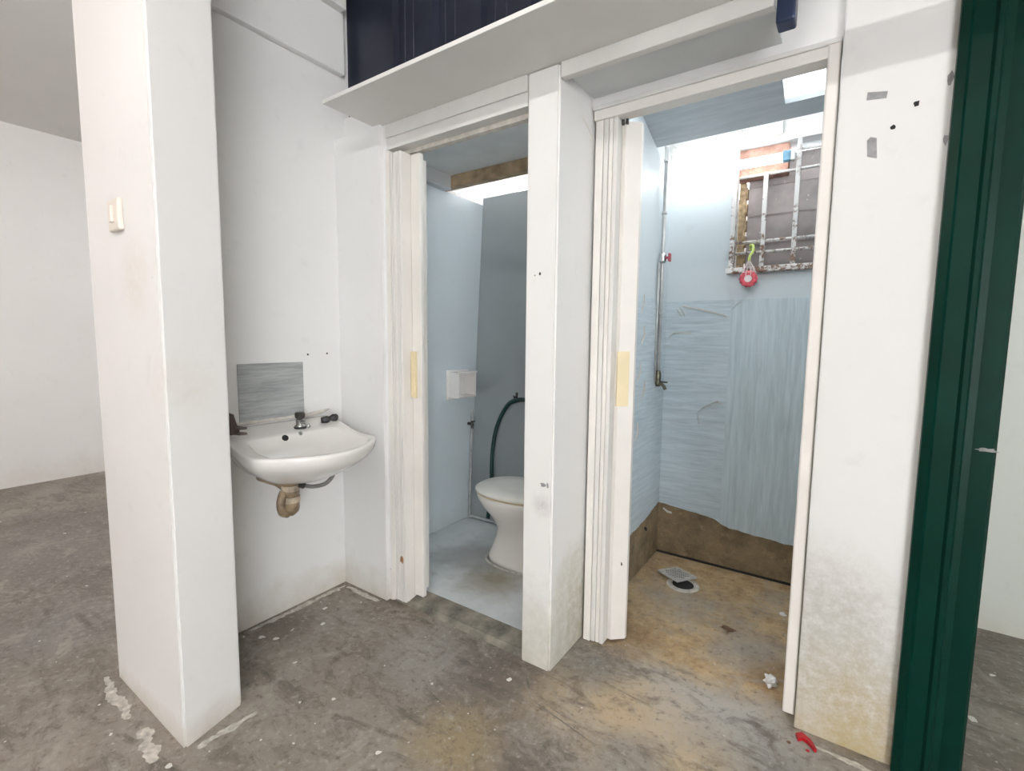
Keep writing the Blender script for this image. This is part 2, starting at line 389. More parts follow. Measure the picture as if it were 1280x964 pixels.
# shower back wall with its window hole
HX0, HX1, HZ0, HZ1 = -.506, .06, 1.575, 2.17
b = bmesh.new()
for q in ((-.823, HX0, 0, 2.7), (HX1, .10, 0, 2.7), (HX0, HX1, 0, HZ0), (HX0, HX1, HZ1, 2.7)):
    box(q[0], q[1], 2.70, 2.83, q[2], q[3], bm=b)
bmesh.ops.remove_doubles(b, verts=b.verts, dist=1e-5)
wsb = struct('wall_shower_back', b, 'blue_grey_paint', 'pale blue shower back wall with barred window', 'wall')
# vinyl sheets and bare cement on the shower walls
def wavy(pts, n=9, amp=.006):
    out = []
    for (a, c), (a2, c2) in zip(pts[:-1], pts[1:]):
        for k in range(n):
            t = k / n; x = a + (a2 - a) * t
            out.append((x, c + (c2 - c) * t + amp * mnoise.noise(Vector((x * 24, 3.1, 0)))))
    return out + [pts[-1]]
edge = wavy([(-.823, .295), (-.62, .275), (-.52, .262), (-.44, .228), (-.30, .218), (-.12, .205), (.10, .20)])
sp = min(range(len(edge)), key=lambda i: abs(edge[i][0] + .485))
L_ = edge[:sp + 1]; R__ = edge[sp:]
o = obj('vinyl_sheet', prism(L_ + [(edge[sp][0], 1.43), (-.823, 1.43)], 2.691, 2.70, 'y'), 'vinyl_across', wsb); tag(o, 'blue-grey vinyl sheet with grain running across')
o = obj('vinyl_sheet', prism(R__ + [(.10, 1.425), (edge[sp][0], 1.43)], 2.688, 2.70, 'y'), 'vinyl_upright', wsb); tag(o, 'blue-grey vinyl sheet with upright grain')
o = obj('bare_cement', prism([(-.823, 0), (.10, 0), (.10, .3), (-.823, .31)], 2.694, 2.70, 'y'), 'raw_cement', wsb); tag(o, 'bare brown cement band along the floor')
edl = wavy([(1.74, .17), (2.1, .225), (2.25, .25), (2.45, .262), (2.69, .30)])
o = obj('vinyl_sheet', prism(edl + [(2.69, 1.43), (1.74, 1.43)], -.823, -.814, 'x'), 'vinyl_across', wsl); tag(o, 'blue-grey vinyl sheet with flaking edges')
o = obj('bare_cement', prism([(1.74, 0), (2.694, 0), (2.694, .31), (1.74, .3)], -.823, -.817, 'x'), 'raw_cement', wsl); tag(o, 'bare brown cement band along the floor')
o = obj('torn_edge', tube([(-.812, 2.46, .215), (-.811, 2.47, .21), (-.812, 2.475, .2)], .006, 6), 'dark_hole', wsl)
# paper-thin flakes curling off the vinyl
def flake(pts, wd, wall_y=None, wall_x=None, parent=None):
    b = bmesh.new(); P = []
    for i, (a, z) in enumerate(pts):
        lift = .004 + .006 * math.sin(i * 1.7) ** 2
        for s in (-1, 1):
            P.append(b.verts.new((a, wall_y - (lift if s < 0 else .0005), z + s * wd) if wall_y else (wall_x + (lift if s < 0 else .0005), a, z + s * wd)))
    for i in range(len(pts) - 1): b.faces.new((P[2 * i], P[2 * i + 2], P[2 * i + 3], P[2 * i + 1]))
    bmesh.ops.solidify(b, geom=b.faces, thickness=.0015)
    obj('torn_flake', b, 'fleck_white', parent)
flake([(-.73, 1.405), (-.66, 1.39), (-.58, 1.37), (-.50, 1.345)], .004, wall_y=2.691, parent=wsb)
flake([(-.76, 1.39), (-.745, 1.37), (-.73, 1.35)], .002, wall_y=2.691, parent=wsb)
flake([(-.745, 1.40), (-.73, 1.38), (-.715, 1.352)], .002, wall_y=2.691, parent=wsb)
flake([(-.80, 1.23), (-.77, 1.26), (-.72, 1.262), (-.68, 1.258)], .003, wall_y=2.691, parent=wsb)
flake([(-.48, 1.38), (-.46, 1.405), (-.44, 1.42)], .003, wall_y=2.691, parent=wsb)
flake([(-.50, .885), (-.53, .90), (-.56, .885), (-.60, .86), (-.625, .83), (-.615, .77)], .002, wall_y=2.691, parent=wsb)
flake([(-.79, .265), (-.765, .25), (-.74, .245)], .005, wall_y=2.694, parent=wsb)
for y, z in ((2.28, 1.35), (2.30, 1.2), (2.26, 1.02), (2.33, .93), (2.25, .72)):
    flake([(y, z), (y + .03, z + .05), (y + .035, z + .09)], .003, wall_x=-.814, parent=wsl)
# toilet room
struct('wall_toilet_left', box(-2.09, -2.0, 1.54, 2.65, 0, 2.085), 'blue_grey_paint', 'pale blue-grey wall with the paper holder', 'wall')
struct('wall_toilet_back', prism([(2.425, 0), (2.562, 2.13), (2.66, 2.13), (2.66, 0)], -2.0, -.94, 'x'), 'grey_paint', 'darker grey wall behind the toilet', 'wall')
struct('trim_toilet_ledge', box(-2.09, -1.955, 1.56, 2.2, 2.086, 2.2, .004), 'soffit_grey', 'grey ledge along the top of the toilet side wall', 'ledge')
b = box(-1.954, -1.17, 1.56, 2.25, 2.168, 2.18); box(-1.17, -.94, 1.56, 1.60, 2.168, 2.18, bm=b); box(-1.17, -.94, 2.19, 2.25, 2.168, 2.18, bm=b)
bmesh.ops.remove_doubles(b, verts=b.verts, dist=1e-5)
struct('added_toilet_roof_light', box(-1.19, -.94, 1.58, 2.21, 2.181, 2.188), 'translucent_sheet', 'unseen translucent panel added in the toilet ceiling for more light', 'roof light')  # unseen panel, added to bring more daylight into the toilet
struct('ceiling_toilet', b, 'toilet_board', 'flat grey board ceiling over the toilet', 'ceiling')
struct('trim_toilet_beam', box(-2.06, -.9, 2.196, 2.25, 2.10, 2.167, .003), 'timber', 'bare brown timber beam across the toilet ceiling', 'beam')
b = bmesh.new(); N = 60; prev = None
for i in range(N + 1):
    y = 2.10 + .62 * i / N; z = 2.34 - .13 * i / N + .012 * math.sin(i * 2 * math.pi / 6)
    cur = [b.verts.new((x, y, z)) for x in (-2.3, -.88)]
    if prev: b.faces.new((prev[0], prev[1], cur[1], cur[0]))
    prev = cur
bmesh.ops.solidify(b, geom=b.faces, thickness=.003)
struct('ceiling_roof_sheet', b, 'milky_sheet', 'corrugated translucent roof sheet behind the timber beam', 'roof sheet', smooth=True)
ft = struct('floor_toilet', box(-2.0, -.94, 1.56, 2.5, -.02, .03, .004), 'painted_floor', 'blue-grey painted toilet floor with brown stain and a painted-in shadow patch', 'floor')
b = prism([(1.455, 0), (1.475, .018), (1.56, .032), (1.56, -.02), (1.455, -.02)], -1.64, -.94, 'x')
struct('floor_threshold', b, 'kerb_cement', 'worn brown cement kerb under the toilet door', 'threshold')
# shower sloping soffit with roof light
def sl(y): return 2.4 - .354 * (y - 1.8)
b = bmesh.new()
def slab(x0, x1, y0, y1, bm):
    vs_ = [bm.verts.new(p) for p in ((x0, y0, sl(y0)), (x1, y0, sl(y0)), (x1, y1, sl(y1)), (x0, y1, sl(y1)))]
    vt = [bm.verts.new(v.co + Vector((0, 0, .02))) for v in vs_]
    bm.faces.new(vs_); bm.faces.new(vt[::-1])
    for i in range(4): bm.faces.new((vs_[i], vs_[(i + 1) % 4], vt[(i + 1) % 4], vt[i]))
for q in ((-.823, -.261, 2.15, 2.45), (.09, .10, 1.86, 2.45), (-.823, -.80, 1.86, 2.15), (-.823, .10, 1.80, 1.86), (-.261, .09, 2.15, 2.21), (-.261, .09, 2.364, 2.45)): slab(*q, b)
ss = struct('ceiling_shower', b, 'shower_soffit', 'sloping blue-grey board ceiling with roof light in the shower', 'ceiling')
b = bmesh.new(); slab(-.30, .098, 2.18, 2.40, b); bmesh.ops.translate(b, verts=b.verts, vec=(0, 0, .021))
struct('window_roof_light', b, 'translucent_sheet', 'white translucent roof light panel in the shower ceiling', 'roof light')
b = bmesh.new(); slab(-.815, .098, 1.83, 2.17, b); bmesh.ops.translate(b, verts=b.verts, vec=(0, 0, .021))
struct('added_shower_roof_light', b, 'clear_milky_sheet', 'unseen wide milky panel added inside the shower doorway for more light', 'roof light')  # hidden by the door header, added to brighten the shower evenly
struct('added_shower_sheet', box(-.822, .099, 2.36, 2.699, 2.46, 2.466), 'dim_milky_sheet', 'unseen milky sheet added over the back of the shower to dim skylight', 'roof sheet')  # out of view, added to cut sky light on the back wall
pb = struct('trim_shower_batten', box(-.822, -.295, 2.665, 2.70, 2.205, 2.262, .004), 'peeling_paint', 'white batten with peeling paint above the shower tube lamp', 'batten')
# far room on the right
struct('wall_right_room_back', box(.2, 3.2, 2.755, 2.9, 0, CEIL), 'far_room_paint', 'white wall of the room beyond the green frame', 'wall')

# canopy board, fascia, soffit, blue sheeting
struct('trim_canopy_board', box(-1.72, .8, 1.19, 1.475, 2.117, 2.132, .002), 'board_white', 'long white overhanging board above the doorways', 'board')
struct('trim_shower_fascia', box(-.812, -.20, 1.448, 1.475, 2.068, 2.1165, .002), 'header_white', 'white fascia strip above the shower recess', 'fascia')
struct('trim_shower_soffit', box(-.812, -.205, 1.476, 1.699, 2.10, 2.112), 'soffit_grey', 'grey soffit panel over the shower doorway', 'soffit')
prof = []; x = -1.955
bx_ = [-1.70, -1.472, -1.228, -1.01, -.775, -.54, -.305]
pts = [(-1.9795, 1.51)]
for k in bx_:
    pts += [(k, 1.51), (k + .012, 1.485), (k + .055, 1.485), (k + .067, 1.51)]
    for q in (.10, .15): pts += [(k + q, 1.51), (k + q + .003, 1.507), (k + q + .006, 1.51)]
pts += [(-.155, 1.51)]
pts = [p for p in pts if p[0] <= -.155]
poly = pts + [(p[0], p[1] + .004) for p in pts[::-1]]
cs = thing('corrugated_sheet', (-1.05, 1.51, 2.117), 'dark navy ribbed metal sheet wall above the white canopy board', 'metal sheet', kind='structure')
obj('sheet', prism(poly, 2.133, CEIL, 'z'), 'blue_sheet', cs)
obj('end_flashing', box(-.197, -.153, 1.478, 1.535, 2.04, CEIL - .001, .006), 'blue_flashing', cs)

# green steel frame
g = thing('door_3', (.26, 1.66, 0), 'dark green folded steel door frame beside the white wall', 'door frame', kind='structure')
px_ = [(.188, 1.80), (.188, 1.655), (.206, 1.645), (.212, 1.652), (.250, 1.652), (.256, 1.645), (.266, 1.645), (.272, 1.655), (.288, 1.66), (.294, 1.70), (.336, 1.70), (.344, 1.71), (.344, 1.80)]
b = prism([(x_, y_) for x_, y_ in px_], 0, CEIL, 'z')
obj('frame_post', b, 'green_steel', g)
o = obj('scrape_mark', prism(blob_poly(.322, .945, .022, .006, 14, .4), 1.6985, 1.70, 'y'), 'patch_cement', g)

# ================================================================ doors
d1 = thing('door_1', (-1.58, 1.5, 0), 'cream-white folding plastic door, pushed open at the toilet doorway', 'folding door', kind='structure')
obj('frame_jamb', box(-1.654, -1.632, 1.442, 1.56, 0.012, 2.006, .002), 'pvc_white', d1)
x = -1.630
for k, wd in enumerate((.012, .017, .016, .014)):
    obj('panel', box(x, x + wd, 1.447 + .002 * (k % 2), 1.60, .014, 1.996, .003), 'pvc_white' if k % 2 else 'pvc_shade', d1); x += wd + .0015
obj('end_panel', box(-1.563, -1.508, 1.50, 1.522, .036, 1.992, .004), 'pvc_white', d1)
h = obj('handle', box(-1.562, -1.532, 1.485, 1.50, .955, 1.16, .004), 'cream_plastic', d1); tag(h, 'cream plastic pull handle')
obj('handle_grip', box(-1.552, -1.542, 1.481, 1.486, .975, 1.14, .002), 'cream_plastic', h)
o = obj('header_strip', box(-1.66, -.942, 1.448, 1.49, 2.062, 2.1165, .002), 'header_white', d1)
obj('header_strip', box(-1.66, -.942, 1.452, 1.50, 2.014, 2.061, .002), 'header_white', d1)
o = obj('header_track', box(-1.65, -.942, 1.50, 1.53, 1.998, 2.045, .003), 'sealant', d1); tag(o, 'cream timber top track')
o = obj('rust_mark', prism(blob_poly(-1.588, .215, .012, .016, 10, .25), 1.4462, 1.447, 'y'), 'rust_stain', d1)
d2_ = thing('door_2', (-.42, 1.72, 0), 'white framed folding plastic door, pushed open at the shower doorway', 'folding door', kind='structure')
obj('frame_jamb', box(-.802, -.772, 1.70, 1.80, 0, 2.03, .003), 'pvc_white', d2_)
x = -.770
for k, wd in enumerate((.018, .016, .016)):
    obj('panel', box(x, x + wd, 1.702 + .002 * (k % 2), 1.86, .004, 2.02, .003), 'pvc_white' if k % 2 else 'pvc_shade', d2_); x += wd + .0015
o = obj('end_panel', prism([(-.716, 1.745), (-.70, 1.742), (-.655, 1.782), (-.655, 1.80), (-.716, 1.80)], .012, 2.012, 'z'), 'pvc_white', d2_)
h = obj('handle', prism([(-.702, 1.733), (-.667, 1.764), (-.675, 1.774), (-.710, 1.743)], .965, 1.175, 'z'), 'cream_plastic', d2_); tag(h, 'cream plastic pull handle')
obj('header', box(-.805, -.055, 1.690, 1.75, 2.018, 2.052, .003), 'pvc_white', d2_)
obj('header_lip', box(-.805, -.055, 1.684, 1.70, 2.052, 2.066, .002), 'header_white', d2_)
obj('frame_jamb', box(-.088, -.054, 1.688, 1.74, .03, 2.066, .005), 'pvc_white', d2_)
for x in (-.735, -.715, -.70):
    obj('hanger', box(x, x + .008, 1.735, 1.745, 2.0, 2.019), 'dark_metal', d2_)
obj('scuff', prism(blob_poly(-.674, .33, .006, .008, 9, .4), 1.7645, 1.7655, 'y'), 'dark_hole', d2_)

# ================================================================ window
wn = thing('window_1', ((HX0 + HX1) / 2, 2.72, HZ0), 'small window with rusty white iron bars above the shower', 'window', kind='structure')
obj('frame', box(HX0, HX0 + .022, 2.672, 2.74, HZ0, HZ1, .003), 'rusty_iron', wn)
o = obj('sill', box(HX0 - .012, HX1 + .0, 2.665, 2.74, HZ0 - .016, HZ0 + .012, .005), 'rusty_iron', wn); tag(o, 'rust-eaten sill')
for x in (-.36, -.225, -.09):
    obj('upright_bar', box(x - .010, x + .010, 2.695, 2.707, HZ0 + .01, 2.04 if x < -.3 else HZ1, .002), 'rusty_iron', wn)
for z in (2.035, 1.715, 1.662):
    obj('cross_bar', tube([(HX0 + .01, 2.714, z), (HX1, 2.714, z)], .0075, 8), 'rusty_iron', wn, True)
obj('cross_bar', tube([(-.27, 2.714, 2.125), (HX1, 2.714, 2.118)], .0075, 8), 'rusty_iron', wn, True)
obj('timber_frame', box(HX0 + .022, HX0 + .052, 2.745, 2.80, HZ0, 2.02, .002), 'window_timber', wn)
for z in (1.62, 1.70, 1.78, 1.86, 1.94):
    obj('louvre_clip', box(HX0 + .05, HX0 + .060, 2.75, 2.79, z, z + .055, .003), 'window_timber', wn)
for z in (1.60, 1.74, 1.88, 2.02):
    obj('pane', prism([(2.776, z - .025), (2.781, z - .025), (2.79, z + .118), (2.785, z + .118)], HX0 + .06, HX1, 'x'), 'grimy_pane', wn)
o = obj('lintel', box(HX0, -.27, 2.72, 2.80, 2.03, HZ1, .003), 'brick_red', wn); tag(o, 'reddish lintel brick')
struct('wall_outside', box(-1.6, 1.2, 3.35, 3.5, 0, 2.1), 'outside_wall', 'dim grey wall outside the shower window', 'wall')

# ================================================================ lamps
def tube_lamp(name, c, length, label, glow, r=.016, down=True, group=None):
    t = thing(name, c, label, 'lamp', group)
    x, y, z = c
    obj('batten', box(x - length / 2, x + length / 2, y - .03, y + .03, z - .055, z - .001, .006), 'lamp_body', t)
    tb_ = obj('tube', tube([(x - length / 2 + .03, y, z - .085), (x + length / 2 - .03, y, z - .085)], r, 10), glow, t, True)
    for s in (-1, 1):
        e = x + s * (length / 2 - .015)
        obj('lamp_holder', box(e - .015, e + .015, y - .015, y + .015, z - .108, z - .054, .004), 'lamp_body', t)
    return t
tube_lamp('tube_lamp', (-.5, -.62, CEIL), 1.2, 'cool white fluorescent tube added out of view under the ceiling facing the doorways', 'tube_glow')  # unseen lamp, added where the canopy board's shadow points back
tube_lamp('tube_lamp', (-3.3, -1.2, CEIL), 1.2, 'warm white fluorescent tube added out of view under the ceiling of the empty room', 'tube_glow_warm')  # unseen lamp, added for warm light on pillar and left room
t = thing('wall_tube_lamp', (-.53, 2.69, 2.05), 'lit fluorescent tube across the shower back wall, over the window', 'lamp')
obj('batten', box(-.80, -.235, 2.66, 2.695, 2.075, 2.10, .004), 'lamp_body', t)
obj('tube', tube([(-.80, 2.645, 2.078), (-.285, 2.645, 2.078)], .021, 12), 'tube_glow_shower', t, True)
o = obj('end_cap', box(-.287, -.255, 2.622, 2.66, 2.055, 2.101, .004), 'lamp_cap', t); tag(o, 'blue printed end band')
obj('lamp_holder', box(-.255, -.237, 2.628, 2.662, 2.055, 2.10, .004), 'lamp_body', t)

# ================================================================ wash basin
BX, BY = -1.979, 1.103
def outline(n=72):
    key = []
    for k in range(13): key.append((0, -.245 + .49 * k / 12))
    for k in range(1, 8): key.append((.325 * k / 8, .245 + .022 * (k / 8) ** .7))
    for k in range(0, 29):
        t_ = math.cos(math.pi * (.5 - .5 * math.cos(math.pi * k / 28)) ** 1.0) if False else 1 - 2 * k / 28
        key.append((.325 + .165 * (1 - abs(t_) ** 2.1), .267 * t_))
    for k in range(1, 8): key.append((.325 * (8 - k) / 8, -.245 - .022 * ((8 - k) / 8) ** .7))
    return key
def sst(a, b_, x): t_ = max(0, min(1, (x - a) / (b_ - a))); return t_ * t_ * (3 - 2 * t_)
def rz(d): return .857 - .062 * sst(.0, .26, d)
O = outline()
def ringp(fd, ft, cd, dz, base=None, zf=None):
    out = []
    for d, t_ in O:
        dd = cd + (d - cd) * fd; tt = t_ * ft
        out.append((BX + dd, BY + tt, (zf if zf is not None else rz(d) + dz)))
    return out
def inner(s, dz, zf=None):
    out = []
    for d, t_ in O:
        dd = .135 + d / .49 * .315; tt = t_ * .80
        z = rz(dd) - .004
        dd = .28 + (dd - .28) * s; tt *= s
        out.append((BX + dd, BY + tt, zf if zf is not None else z + dz))
    return out
bas = thing('wash_basin', (BX, BY, .60), 'white ceramic washbasin on the wall, brown trap below', 'washbasin')
rings = [ringp(.14, .14, .16, 0, zf=.632), ringp(.34, .32, .14, 0, zf=.638), ringp(.58, .54, .1, 0, zf=.660), ringp(.78, .74, .06, 0, zf=.695),
         ringp(.91, .89, .03, -.068), ringp(.975, .965, 0, -.046), ringp(1, 1, 0, -.012), ringp(.995, .995, 0, -.002), ringp(.975, .975, 0.01, .0),
         inner(1.03, .003), inner(1.0, 0), inner(.965, -.012), inner(.86, -.05), inner(.62, -.092), inner(.36, 0, .695), inner(.10, 0, .688)]
bowl = obj('bowl', loft(rings), 'ceramic', bas, True)
md = bowl.modifiers.new('sub', 'SUBSURF'); md.levels = 1; md.render_levels = 1
def disc(c, nrm, r, th, n=14):
    c = Vector(c); nrm = Vector(nrm).normalized()
    return tube([c, c + nrm * th], r, n)
o = obj('overflow_hole', disc((-1.840, 1.06, .809), (.75, 0, .65), .013, .005), 'dark_hole', bowl)
o = obj('chain_stay', disc((-1.846, 1.13, .815), (.75, 0, .65), .009, .006), 'chrome', bowl)
o = obj('waste_outlet', disc((-1.70, 1.103, .688), (0, 0, 1), .024, .004), 'chrome', bowl)
obj('sealant_bead', tube([(-1.975, .87, .866), (-1.972, 1.1, .868), (-1.972, 1.25, .868), (-1.975, 1.31, .872), (-1.978, 1.36, .882)], [.006, .007, .008, .010, .004], 8), 'sealant', bas, True)
TX, TY, TZ = -1.885, 1.155, .835
fa = obj('faucet', tube([(TX, TY, TZ), (TX, TY, TZ + .008), (TX, TY, TZ + .012), (TX, TY, TZ + .035)], [.022, .022, .016, .016], 14), 'chrome', bas, True); tag(fa, 'small dull chrome pillar tap')
obj('faucet_knob', tube([(TX, TY, TZ + .036), (TX, TY, TZ + .042), (TX, TY, TZ + .060), (TX, TY, TZ + .066)], [.013, .020, .022, .015], 8), 'dark_metal', fa)
obj('spout', tube(spline([(TX + .008, TY, TZ + .022), (TX + .045, TY - .004, TZ + .026), (TX + .075, TY - .006, TZ + .012)], 5), .008, 10), 'chrome', fa, True)
obj('faucet_base', tube([(TX, TY, TZ - .004), (TX, TY, TZ + .003)], .026, 14), 'black_rubber', fa)
QX, QY = -1.81, 1.058
tr_ = obj('bottle_trap', tube([(QX, QY, .66), (QX, QY, .645), (QX, QY, .64), (QX, QY, .605), (QX, QY, .60), (QX, QY, .588), (QX, QY, .585), (QX, QY, .525), (QX, QY, .51), (QX, QY, .495)], [.045, .045, .026, .026, .034, .034, .031, .033, .028, .012], 18), 'trap_brown', bas, True); tag(tr_, 'dirty brown plastic bottle trap')
obj('trap_collar', tube([(QX, QY, .622), (QX, QY, .60)], .034, 18), 'trap_pale', tr_)
obj('trap_collar', tube([(QX, QY, .575), (QX, QY, .552)], .036, 18), 'trap_pale', tr_)
obj('waste_arm', tube(spline([(QX - .01, QY, .60), (QX - .05, QY - .02, .63), (QX - .10, QY - .03, .635), (QX - .168, QY - .03, .635)], 5), .021, 12), 'trap_brown', tr_, True)
obj('trap_loop', tube(spline([(QX, QY - .028, .60), (QX + .005, QY - .045, .56), (QX + .005, QY - .04, .52), (QX, QY - .015, .505)], 5), [.017] * 16, 10), 'trap_brown', tr_, True)
obj('supply_hose', tube(spline([(-1.785, 1.082, .622), (-1.768, 1.13, .604), (-1.758, 1.185, .606), (-1.77, 1.23, .632), (-1.80, 1.25, .668)], 6), .0085, 10), 'hose_grey', bas, True)
obj('hose_nut', tube([(-1.788, 1.078, .624), (-1.778, 1.10, .614)], .014, 8), 'dark_metal', bas)
bl = thing('tap_part', (-1.88, 1.29, .84), 'small black broken tap part lying on the washbasin rim', 'tap part')
obj('body', tube([(-1.895, 1.262, .850), (-1.886, 1.275, .851), (-1.88, 1.285, .852), (-1.875, 1.293, .853)], [.013, .016, .016, .010], 10), 'black_rubber', bl, True)
obj('knob', tube([(-1.877, 1.293, .856), (-1.872, 1.305, .858), (-1.868, 1.322, .857), (-1.865, 1.328, .856)], [.010, .017, .017, .009], 8), 'black_rubber', bl, True)
hd = thing('broken_holder', (-1.84, .80, .83), 'dark brown broken plastic holder wedged between pillar and washbasin', 'holder')
obj('backplate', prism([(.866, .848), (.896, .848), (.900, .868), (.890, .885), (.880, .926), (.872, .93), (.866, .91)], -1.90, -1.87, 'x'), 'brown_holder', hd)
for z in (.847, .868):
    obj('prong', prism([(-1.90, .876), (-1.848, .888), (-1.84, .912), (-1.90, .898)], z, z + .009, 'z'), 'brown_holder', hd)
pt = tag(obj('vinyl_patch', box(-1.979, -1.974, .951, 1.233, .872, 1.108, .001), 'vinyl_patch'), 'rectangular grey wood-grain vinyl sheet stuck above the washbasin', 'vinyl sheet')
for y, z in ((1.262, 1.14), (1.36, 1.143)):
    obj('screw_hole', disc((-1.9805, y, z), (1, 0, 0), .0045, .001, 8), 'dark_hole', wall_basin)

# ================================================================ light switch
sw = thing('light_switch', (-1.77, .536, 1.52), 'cream light switch on the free-standing pillar', 'light switch')
obj('plate', box(-1.815, -1.730, .524, .5385, 1.522, 1.612, .005), 'switch_plastic', sw)
o = obj('rocker', box(-1.785, -1.762, .516, .525, 1.545, 1.592, .003), 'switch_plastic', sw)

# ================================================================ toilet
TYc = 2.07
def pan_ring(x0, x1, hw, z, n=40, sq=2.3):
    cx = x0 + min(.23, (x1 - x0) * .5); out = []
    for k in range(n):
        a = 2 * math.pi * k / n; ca, sa = math.cos(a), math.sin(a)
        ex = 2 / sq
        rx = (cx - x0) if ca > 0 else (x1 - cx)
        out.append((cx - math.copysign(abs(ca) ** ex, ca) * rx, TYc + math.copysign(abs(sa) ** ex, sa) * hw, z))
    return out
wc = thing('toilet', (-1.3, TYc, .03), 'white ceramic toilet with closed lid behind the pier', 'toilet')
pan = obj('pan', loft([pan_ring(*q) for q in ((-1.545, -1.12, .125, .03), (-1.54, -1.12, .122, .055), (-1.52, -1.12, .108, .10), (-1.495, -1.11, .100, .17), (-1.49, -1.10, .105, .22),
      (-1.525, -1.08, .135, .28), (-1.575, -1.06, .165, .335), (-1.597, -1.05, .178, .375), (-1.602, -1.05, .181, .398), (-1.595, -1.05, .175, .405))]), 'ceramic_pan', wc, True)
st = obj('seat', loft([pan_ring(-1.598, -1.13, .180, .4055), pan_ring(-1.604, -1.13, .185, .409), pan_ring(-1.602, -1.13, .184, .414)]), 'seat_edge', wc, True); tag(st, 'yellowed seat edge')
ld = obj('lid', loft([pan_ring(-1.603, -1.13, .184, .4145), pan_ring(-1.61, -1.13, .189, .419), pan_ring(-1.609, -1.13, .188, .429), pan_ring(-1.595, -1.14, .178, .436), pan_ring(-1.50, -1.2, .10, .440)]), 'seat_plastic', wc, True); tag(ld, 'off-white closed lid')
ci = obj('cistern', box(-1.12, -.945, TYc - .19, TYc + .19, .41, .76, .02, seg=3), 'ceramic_pan', wc)
obj('cistern_lid', box(-1.13, -.943, TYc - .2, TYc + .2, .762, .79, .01), 'ceramic_pan', ci)
obj('flush_button', tube([(-1.04, TYc, .79), (-1.04, TYc, .797)], .022, 14), 'chrome', ci)
obj('grout', tube([(p[0], p[1], .032) for p in pan_ring(-1.552, -1.2, .13, .03)[-14:] + pan_ring(-1.552, -1.2, .13, .03)[:15]], .006, 6), 'plaster_crumb', wc, True)
hs = tag(obj('garden_hose', tube(spline([(-1.825, 2.40, .06), (-1.815, 2.42, .30), (-1.82, 2.44, .50), (-1.795, 2.452, .66), (-1.73, 2.46, .79), (-1.665, 2.462, .835), (-1.58, 2.462, .845), (-1.46, 2.46, .80), (-1.40, 2.45, .62), (-1.38, 2.43, .35)], 8), .0125, 10), 'hose_green', smooth=True), 'dark green hose looped over a hook behind the toilet', 'hose')
hk = thing('hose_hook', (-1.66, 2.475, .84), 'small dark hook on the wall carrying the green hose', 'hook')
obj('plate', box(-1.668, -1.655, 2.470, 2.482, .835, .885, .002), 'dark_metal', hk)
obj('arm', tube([(-1.661, 2.474, .862), (-1.661, 2.448, .856), (-1.661, 2.440, .868)], .005, 6), 'dark_metal', hk)
# paper holder
ph = thing('paper_holder', (-1.95, 2.30, .83), 'white plastic toilet paper holder box on the blue-grey wall', 'paper holder')
y0, y1, z0, z1 = 2.21, 2.375, .853, 1.008
obj('backplate', box(-2.0, -1.988, 2.195, 2.40, .835, 1.02, .004), 'ceramic', ph)
b = bmesh.new()
for q in ((y0, y1, z0, z0 + .012), (y0, y1, z1 - .012, z1), (y0, y0 + .012, z0 + .012, z1 - .012), (y1 - .012, y1, z0 + .012, z1 - .012)):
    box(-1.988, -1.905, q[0], q[1], q[2], q[3], bm=b)
obj('shell', b, 'ceramic', ph)
obj('cover_lip', box(-1.91, -1.90, y0 - .004, y1 + .004, z1 - .004, z1 + .008, .002), 'ceramic', ph)
wt = thing('wall_tap', (-1.98, 2.41, .66), 'small black tap on the wall under the paper holder', 'tap')
obj('stub', tube([(-1.999, 2.41, .662), (-1.96, 2.41, .662)], .010, 10), 'dark_metal', wt, True)
obj('spout', tube([(-1.965, 2.41, .665), (-1.95, 2.395, .66), (-1.945, 2.385, .64)], .009, 8), 'dark_metal', wt, True)
obj('lever', box(-1.968, -1.952, 2.398, 2.425, .672, .684, .003), 'dark_metal', wt)
cl = tag(obj('wall_hook', tube([(-1.999, 2.01, 1.185), (-1.975, 2.01, 1.185), (-1.968, 2.01, 1.195)], .008, 8), 'ceramic', smooth=True), 'tiny white plastic hook on the blue-grey wall', 'hook')
cd = tag(obj('thin_pipe', tube(spline([(-1.988, 2.438, .75), (-1.988, 2.425, .45), (-1.986, 2.405, .06), (-1.96, 2.40, .045), (-1.80, 2.40, .045), (-1.5, 2.40, .045)], 6), .008, 8), 'pipe_grey', smooth=True), 'thin grey pipe running down the corner behind the toilet', 'pipe')

# ================================================================ shower pipe
sp_ = thing('shower_pipe', (-.80, 2.53, .93), 'grey shower supply pipe with red valve on the shower side wall', 'pipe')
PX, PY = -.797, 2.53
obj('riser', tube([(PX, PY, .98), (PX, PY, 2.20)], .0095, 10), 'pipe_grey', sp_, True)
obj('riser', tube([(PX - .012, PY - .018, 1.0), (PX - .012, PY - .018, 1.62)], .006, 8), 'pipe_grey', sp_, True)
obj('top_elbow', tube(spline([(PX, PY, 2.185), (PX, PY + .01, 2.205), (PX + .01, PY + .08, 2.21), (PX + .01, PY + .13, 2.21)], 5), .011, 10), 'pipe_grey', sp_, True)
for z in (1.35, 1.86, 2.12):
    obj('pipe_clip', tube([(PX, PY, z), (PX, PY, z + .014)], .013, 10), 'pipe_grey', sp_, True)
vl = obj('valve', tube([(PX, PY, 1.615), (PX, PY, 1.625), (PX, PY, 1.66), (PX, PY, 1.67)], [.013, .019, .019, .013], 10), 'chrome', sp_, True)
obj('valve_handle', box(PX + .03, PX + .04, PY - .012, PY + .018, 1.622, 1.664, .004), 'valve_red', vl)
obj('valve_stem', tube([(PX + .012, PY, 1.643), (PX + .032, PY + .002, 1.643)], .007, 8), 'valve_red', vl)
